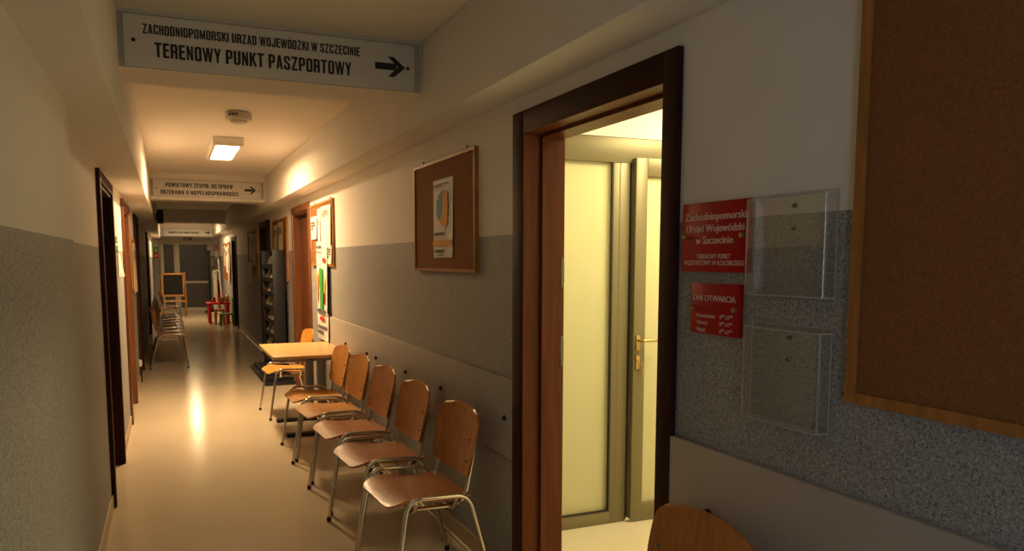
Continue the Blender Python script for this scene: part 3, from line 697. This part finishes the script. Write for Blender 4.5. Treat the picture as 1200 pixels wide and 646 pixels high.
def holder(label, y0, y1, z0, z1, lip, low):
    yc = (y0 + y1) / 2; w = (y1 - y0) / 2; H = z1 - z0
    t = thing('leaflet_holder', label, 'leaflet holder', (RX, yc, z0), FR, 'clear holders on the right wall')
    b = MB(); b.box(-w, w, -.004, -.0003, 0, H); b.build('back_panel', 'acr', t)
    # front sheet wraps round both sides with curved corners
    prof = fillet([(-w, -.004, 0), (-w + .004, -.042, 0), (w - .004, -.042, 0), (w, -.004, 0)], .03, 6)
    b = MB(); b.shell([[(p.x, p.y, z) for p in prof] for z in (0, H * .3, H * .6, H * lip)], -.0025); b.build('front_pocket', 'acr', t)
    b = MB(); b.shell([[(p.x, p.y * k, .001) for p in prof] for k in (1, .05)], .003); b.build('bottom', 'acredge', t)
    b = MB()
    b.tube([(p.x, p.y, H * lip) for p in prof], .0016, 6); b.tube([(p.x, p.y, 0) for p in prof], .0016, 6)
    b.tube([(-w, -.004, 0), (-w, -.004, H), (w, -.004, H), (w, -.004, 0)], .0016, 6)
    b.tube([(prof[3].x, prof[3].y - .001, 0), (prof[3].x, prof[3].y - .001, H * lip)], .0013, 6)
    b.tube([(prof[-4].x, prof[-4].y - .001, 0), (prof[-4].x, prof[-4].y - .001, H * lip)], .0013, 6)
    b.build('polished_edge', 'acredge', t)
    for z in (H - .03, H - .085):
        b = MB(); b.lathe([(.0, -.0095), (.0045, -.009), (.0055, -.0055), (.0055, 0)], 12, (0, 0, z), 'y'); b.build('screw', 'black', t)
holder('upper clear acrylic leaflet holder, beside the larger red plate', 1.343, 1.616, 1.436, 1.684, .96, 0)
holder('lower clear acrylic leaflet holder, under the other one', 1.345, 1.614, 1.118, 1.362, .96, 1)

# ------------------------------------------------------------------ leaflet rack
t = thing('leaflet_rack', 'dark upright leaflet rack on a flat black base by the right wall', 'rack', (RX, 10.0, 0))
b = MB(); b.box(-.38, -.01, -.24, 1.62, .0, .035, 0, .006); b.box(-.33, -.01, -.05, 1.6, .035, .075, 0, .006); b.build('base', 'navy', t)
for y in (.30, 1.52):
    b = MB(); b.box(-.19, -.045, y, y + .03, .075, 1.65, 0, .004); b.build('side_panel', 'navy', t)
b = MB(); b.box(-.065, -.05, .33, 1.52, .075, 1.64); b.build('back_panel', 'navy', t)
tz = [.16 + .18 * i for i in range(8)]
for z in tz:
    b = MB(); b.box(-.185, -.065, .33, 1.52, z - .006, z); b.box(-.19, -.184, .33, 1.52, z - .006, z + .05); b.build('shelf', 'navy', t)
pap = ['paperb', 'greyink', 'paperb', 'rail']
for i, z in enumerate(tz):
    for k in range(5):
        b = MB(); g = [[(-.158 + .068 * a / 4 + .004 * math.sin(q), .09 - .18 * q / 4, .004 + .15 * a / 4) for q in range(5)] for a in range(5)]
        b.shell(g, -.006 - .004 * ((i + k) % 3))
        o = b.build('leaflet', pap[(i * 3 + k) % 4], loc=(RX, 10.46 + .23 * k, z))
        tag(o, 'folded leaflet standing on a shelf of the dark leaflet rack', 'leaflet', 'leaflets in the dark rack')

# ------------------------------------------------------------------ far end things
t = thing('easel', 'wooden framed black chalkboard easel before the far door', 'easel', (.12, 22.9, 0))
b = MB(); b.box(-.255, .235, -.012, .0, .585, 1.125); b.build('chalkboard', 'board', t)
for sx, xx in ((-1, -.30), (1, .30)):
    b = MB(); b.M = Matrix(); b.tube([(xx * 1.02, -.20, 0), (xx * .93, .005, 1.2)], .024, 4, flat=.7); b.build('leg', 'pine', t)
    b = MB(); b.tube([(xx * .95, .42, 0), (xx * .9, .02, 1.14)], .02, 4, flat=.7); b.build('leg', 'pine', t)
b = MB(); b.box(-.28, .26, -.03, .006, 1.12, 1.17, 0, .004); b.box(-.28, .26, -.05, .0, .54, .59, 0, .004); b.box(-.28, -.25, -.03, .004, .56, 1.15); b.box(.23, .26, -.03, .004, .56, 1.15); b.build('frame', 'pine', t)
b = MB(); b.box(-.29, .28, -.17, -.04, .40, .415, 0, .003); b.box(-.29, .28, -.18, -.165, .40, .445, 0, .003); b.build('tray', 'pine', t)
t = thing('chalk_sponge', 'white cloth lying on the tray of the easel', 'cloth', (.12, 22.79, .416))
b = MB()
g = [[(-.09 + .18 * j / 8, -.045 + .09 * i / 5, .012 + .016 * math.sin(i * 1.7 + j) * math.sin(j * .9)) for j in range(9)] for i in range(6)]
b.shell(g, -.01); b.build('folded_cloth', 'paper', t)

def kid_chair(name, label, loc, rz, m, w=.32, d=.30, sh=.31, bh=.62, back=True):
    t = thing(name, label, 'child chair', loc, rz, 'toy coloured child furniture')
    b = MB(); b.box(-w / 2, w / 2, -d / 2, d / 2, sh - .035, sh, 0, .012); b.build('seat', m, t)
    for sx in (-1, 1):
        for sy in (-1, 1):
            b = MB(); b.tube([(sx * (w / 2 - .02) * 1.06, sy * (d / 2 - .02) * 1.06, 0), (sx * (w / 2 - .028), sy * (d / 2 - .028), sh - .02)], [.024, .03], 10); b.build('leg', m, t)
    if back:
        b = MB(); b.box(-w / 2 + .01, w / 2 - .01, d / 2 - .035, d / 2, sh - .02, bh, 0, .014)
        b.box(-w / 2 + .0, w / 2 - .0, d / 2 - .04, d / 2 + .004, bh - .13, bh, 0, .018); b.build('backrest', m, t)
    return t
t = thing('toy_table', 'low red plastic child table by the far right wall', 'child table', (1.085, 20.25, 0), 0, 'toy coloured child furniture')
b = MB(); b.box(-.28, .27, -.30, .30, .455, .50, 0, .018); b.build('tabletop', 'redplastic', t)
for sx in (-1, 1):
    for sy in (-1, 1):
        b = MB(); b.lathe([(.038, 0), (.040, .01), (.034, .1), (.045, .46)], 12, (sx * .205, sy * .23, 0)); b.build('leg', 'redplastic', t)
kid_chair('toy_stool', 'orange plastic child stool in front of the red table', (1.08, 19.72, 0), 0, 'orangeplastic', w=.22, d=.24, sh=.37, back=False)
kid_chair('toy_chair', 'green plastic child chair with its back to the right wall', (1.22, 19.28, 0), FR, 'greenplastic', w=.30, d=.32, sh=.29, bh=.66)
t = thing('toy_basket', 'pinkish toy basket on the red child table', 'basket', (1.16, 20.1, .50))
b = MB(); b.lathe([(.06, 0), (.085, .10), (.09, .12), (.082, .12), (.078, .1), (.055, .008), (0, .008)], 18); b.build('tub', 'pinkplastic', t)
b = MB(); b.tube([(-.085, 0, .11), (-.06, 0, .17), (0, 0, .195), (.06, 0, .17), (.085, 0, .11)], .007, 8); b.build('handle', 'redplastic', t)
t = thing('toy_figure', 'small yellow toy figure on the red child table', 'toy', (1.29, 20.08, .50))
b = MB(); b.lathe([(.0, 0), (.045, .005), (.055, .05), (.035, .10), (.0, .11)], 14); b.build('body', 'orangeplastic', t)
b = MB(); b.lathe([(.0, .09), (.03, .10), (.05, .13), (.045, .165), (.02, .185), (0, .188)], 14); b.build('head', 'yellowplastic', t)
t = thing('toy_truck', 'small red toy beside the basket on the child table', 'toy', (.97, 20.08, .50))
b = MB(); b.box(-.05, .05, -.07, .07, .02, .07, 0, .01); b.box(-.02, .05, -.04, .04, .07, .13, 0, .012); b.build('body', 'redplastic', t)
for sx in (-1, 1):
    for sy in (-1, 1):
        b = MB(); b.lathe([(.02, -.008), (.022, 0), (.02, .008)], 12, (sx * .05, sy * .045, .022), 'x'); b.build('wheel', 'black', t)
t = thing('coat_stand', 'dark green coat stand with hooks before the far door', 'coat stand', (1.10, 24.3, 0))
b = MB(); b.lathe([(.17, 0), (.17, .03), (.14, .06), (.05, .10), (.03, .2)], 20); b.build('base', 'black', t)
b = MB(); b.tube([(0, 0, .1), (0, 0, 1.80)], .038, 12); b.build('pole', 'green_metal', t)
for z, a in ((1.78, PI), (1.60, 0), (1.26, PI), (1.30, .6), (.45, 0), (.47, PI)):
    b = MB(); ca, sa = math.cos(a), math.sin(a)
    b.tube(fillet([(0, 0, z), (.11 * ca, .11 * sa, z - .005), (.15 * ca, .15 * sa, z + .05)], .04), .016, 8); b.build('hook', 'green_metal', t)
t = thing('cleaning_pole', 'thin white pole leaning at the right of the coat stand', 'pole', (1.36, 23.2, 0))
b = MB(); b.tube([(0, 0, .02), (-.07, .06, 1.56)], .02, 10); b.build('shaft', 'whitemetal', t)
b = MB(); b.box(-.03, .03, -.10, .10, 0, .03, 0, .006); b.build('head', 'whitemetal', t)
t = thing('white_stand', 'white bent tube stand between coat stand and toy table', 'stand', (1.20, 23.6, 0))
b = MB(); b.box(-.05, .06, -.03, .03, .05, 1.18, 0, .015); b.build('column', 'whitepvc', t)
b = MB(); b.tube(fillet([(-.03, -.03, 1.0), (-.03, -.03, 1.22), (.14, -.03, 1.22), (.14, -.03, .95)], .07), .028, 10); b.build('handle', 'whitemetal', t)
b = MB(); b.box(-.14, .15, -.12, .12, 0, .05, 0, .015); b.build('base', 'whitemetal', t)
t = thing('fire_extinguisher', 'red fire extinguisher on the far right wall under the red sign', 'fire extinguisher', (1.315, 24.2, .42))
b = MB(); b.lathe([(.0, 0), (.065, .004), (.07, .03), (.07, .38), (.05, .44), (.025, .46), (.0, .46)], 18); b.build('cylinder', 'redink', t)
b = MB(); b.box(-.02, .02, -.05, .03, .46, .50, 0, .006); b.tube(fillet([(0, -.04, .48), (.0, -.11, .46), (.0, -.10, .15)], .04), .011, 8); b.build('valve', 'black', t)
b = MB(); b.box(.065, .085, -.03, .03, .1, .4); b.build('bracket', 'black', t)
t = thing('fire_sign', 'small red fire sign with white symbol right of the far door', 'sign', (1.345, YE, 1.80))
b = MB(); b.box(-.07, .05, -.006, 0, 0, .155); b.build('red_panel', 'redink', t)
b = MB(); b.box(-.045, -.02, -.0075, -.006, .03, .125); b.box(-.02, .012, -.0075, -.006, .03, .055); b.box(.012, .03, -.0075, -.006, .06, .12); b.build('symbol', 'paper', t)
t = thing('wall_placard', 'green and red placards left of the far door', 'sign', (-.29, YE, 1.57))
b = MB(); b.box(-.07, .06, -.006, 0, .165, .32); b.build('green_panel', 'greenink', t)
b = MB(); b.box(-.07, .06, -.006, 0, 0, .16); b.build('red_panel', 'redink', t)
b = MB(); b.box(-.035, .02, -.0075, -.006, .20, .27); b.box(-.03, .02, -.0075, -.006, .05, .10); b.build('symbol', 'paper', t)
t = thing('exit_sign', 'dark unlit exit box above the far door', 'sign', (.55, 24.5, 2.09))
b = MB(); b.box(-.11, .11, -.02, .02, 0, .075, 0, .004); b.build('housing', 'green_metal', t)
b = MB(); b.tube([(-.08, 0, .07), (-.08, 0, .51)], .004, 6); b.tube([(.08, 0, .07), (.08, 0, .51)], .004, 6); b.build('hanger', 'steel', t)
b = MB(); b.box(-.07, -.02, -.0215, -.02, .02, .055); b.box(0, .07, -.0215, -.02, .03, .045); b.build('symbol', 'lampwhite', t)

# ------------------------------------------------------------------ light
def area(name, loc, rot, sx, sy, power, col, spread=None):
    l = bpy.data.lights.new(name, 'AREA'); l.shape = 'RECTANGLE'; l.size = sx; l.size_y = sy; l.energy = power; l.color = col
    if spread: l.spread = spread
    o = bpy.data.objects.new(name, l); COL.objects.link(o); o.location = loc; o.rotation_euler = rot; o['kind'] = 'helper'; return o
area('vestibule_lamp', (2.9, 2.9, 2.55), (0, 0, 0), .5, .9, 32, (1, .82, .42))
area('inner_room_lamp', (2.62, 4.45, 2.45), (0, 0, 0), .5, .5, 24, (1, .82, .40))
area('daylight_fill_area', (LXN - .45, (WY0 + WY1) / 2, 1.6), (math.radians(90), 0, math.radians(-80)), 1.8, 1.4, 42, (.80, .88, 1.0))  # added fill, stands for daylight coming from behind through the added window
w = bpy.data.worlds.new('world'); S.world = w; w.use_nodes = True
w.node_tree.nodes['Background'].inputs['Color'].default_value = (.02, .02, .022, 1)

# ------------------------------------------------------------------ camera
cam = bpy.data.cameras.new('camera'); co = bpy.data.objects.new('camera', cam); COL.objects.link(co)
cam.sensor_fit = 'HORIZONTAL'; cam.sensor_width = 36; cam.lens = 915 / 1200 * 36; cam.shift_y = 77 / 1200
ya, pa, ra = math.radians(23.7), math.radians(5.9), math.radians(.1)
F = Vector((math.sin(ya) * math.cos(pa), math.cos(ya) * math.cos(pa), -math.sin(pa))); R0 = Vector((math.cos(ya), -math.sin(ya), 0)); U0 = R0.cross(F)
Rr = R0 * math.cos(ra) + U0 * math.sin(ra); U = -R0 * math.sin(ra) + U0 * math.cos(ra)
m = Matrix((Rr, U, -F)).transposed().to_4x4(); m.translation = (0, 0, 1.52); co.matrix_world = m
cam.clip_start = .02; cam.clip_end = 80
S.camera = co
S.view_settings.view_transform = 'Standard'; S.view_settings.look = 'None'; S.view_settings.gamma = 1; S.view_settings.use_curve_mapping = False
S.view_settings.exposure = .86
S.cycles.use_denoising = True; S.cycles.max_bounces = 10; S.cycles.transparent_max_bounces = 16; S.cycles.sample_clamp_indirect = 6
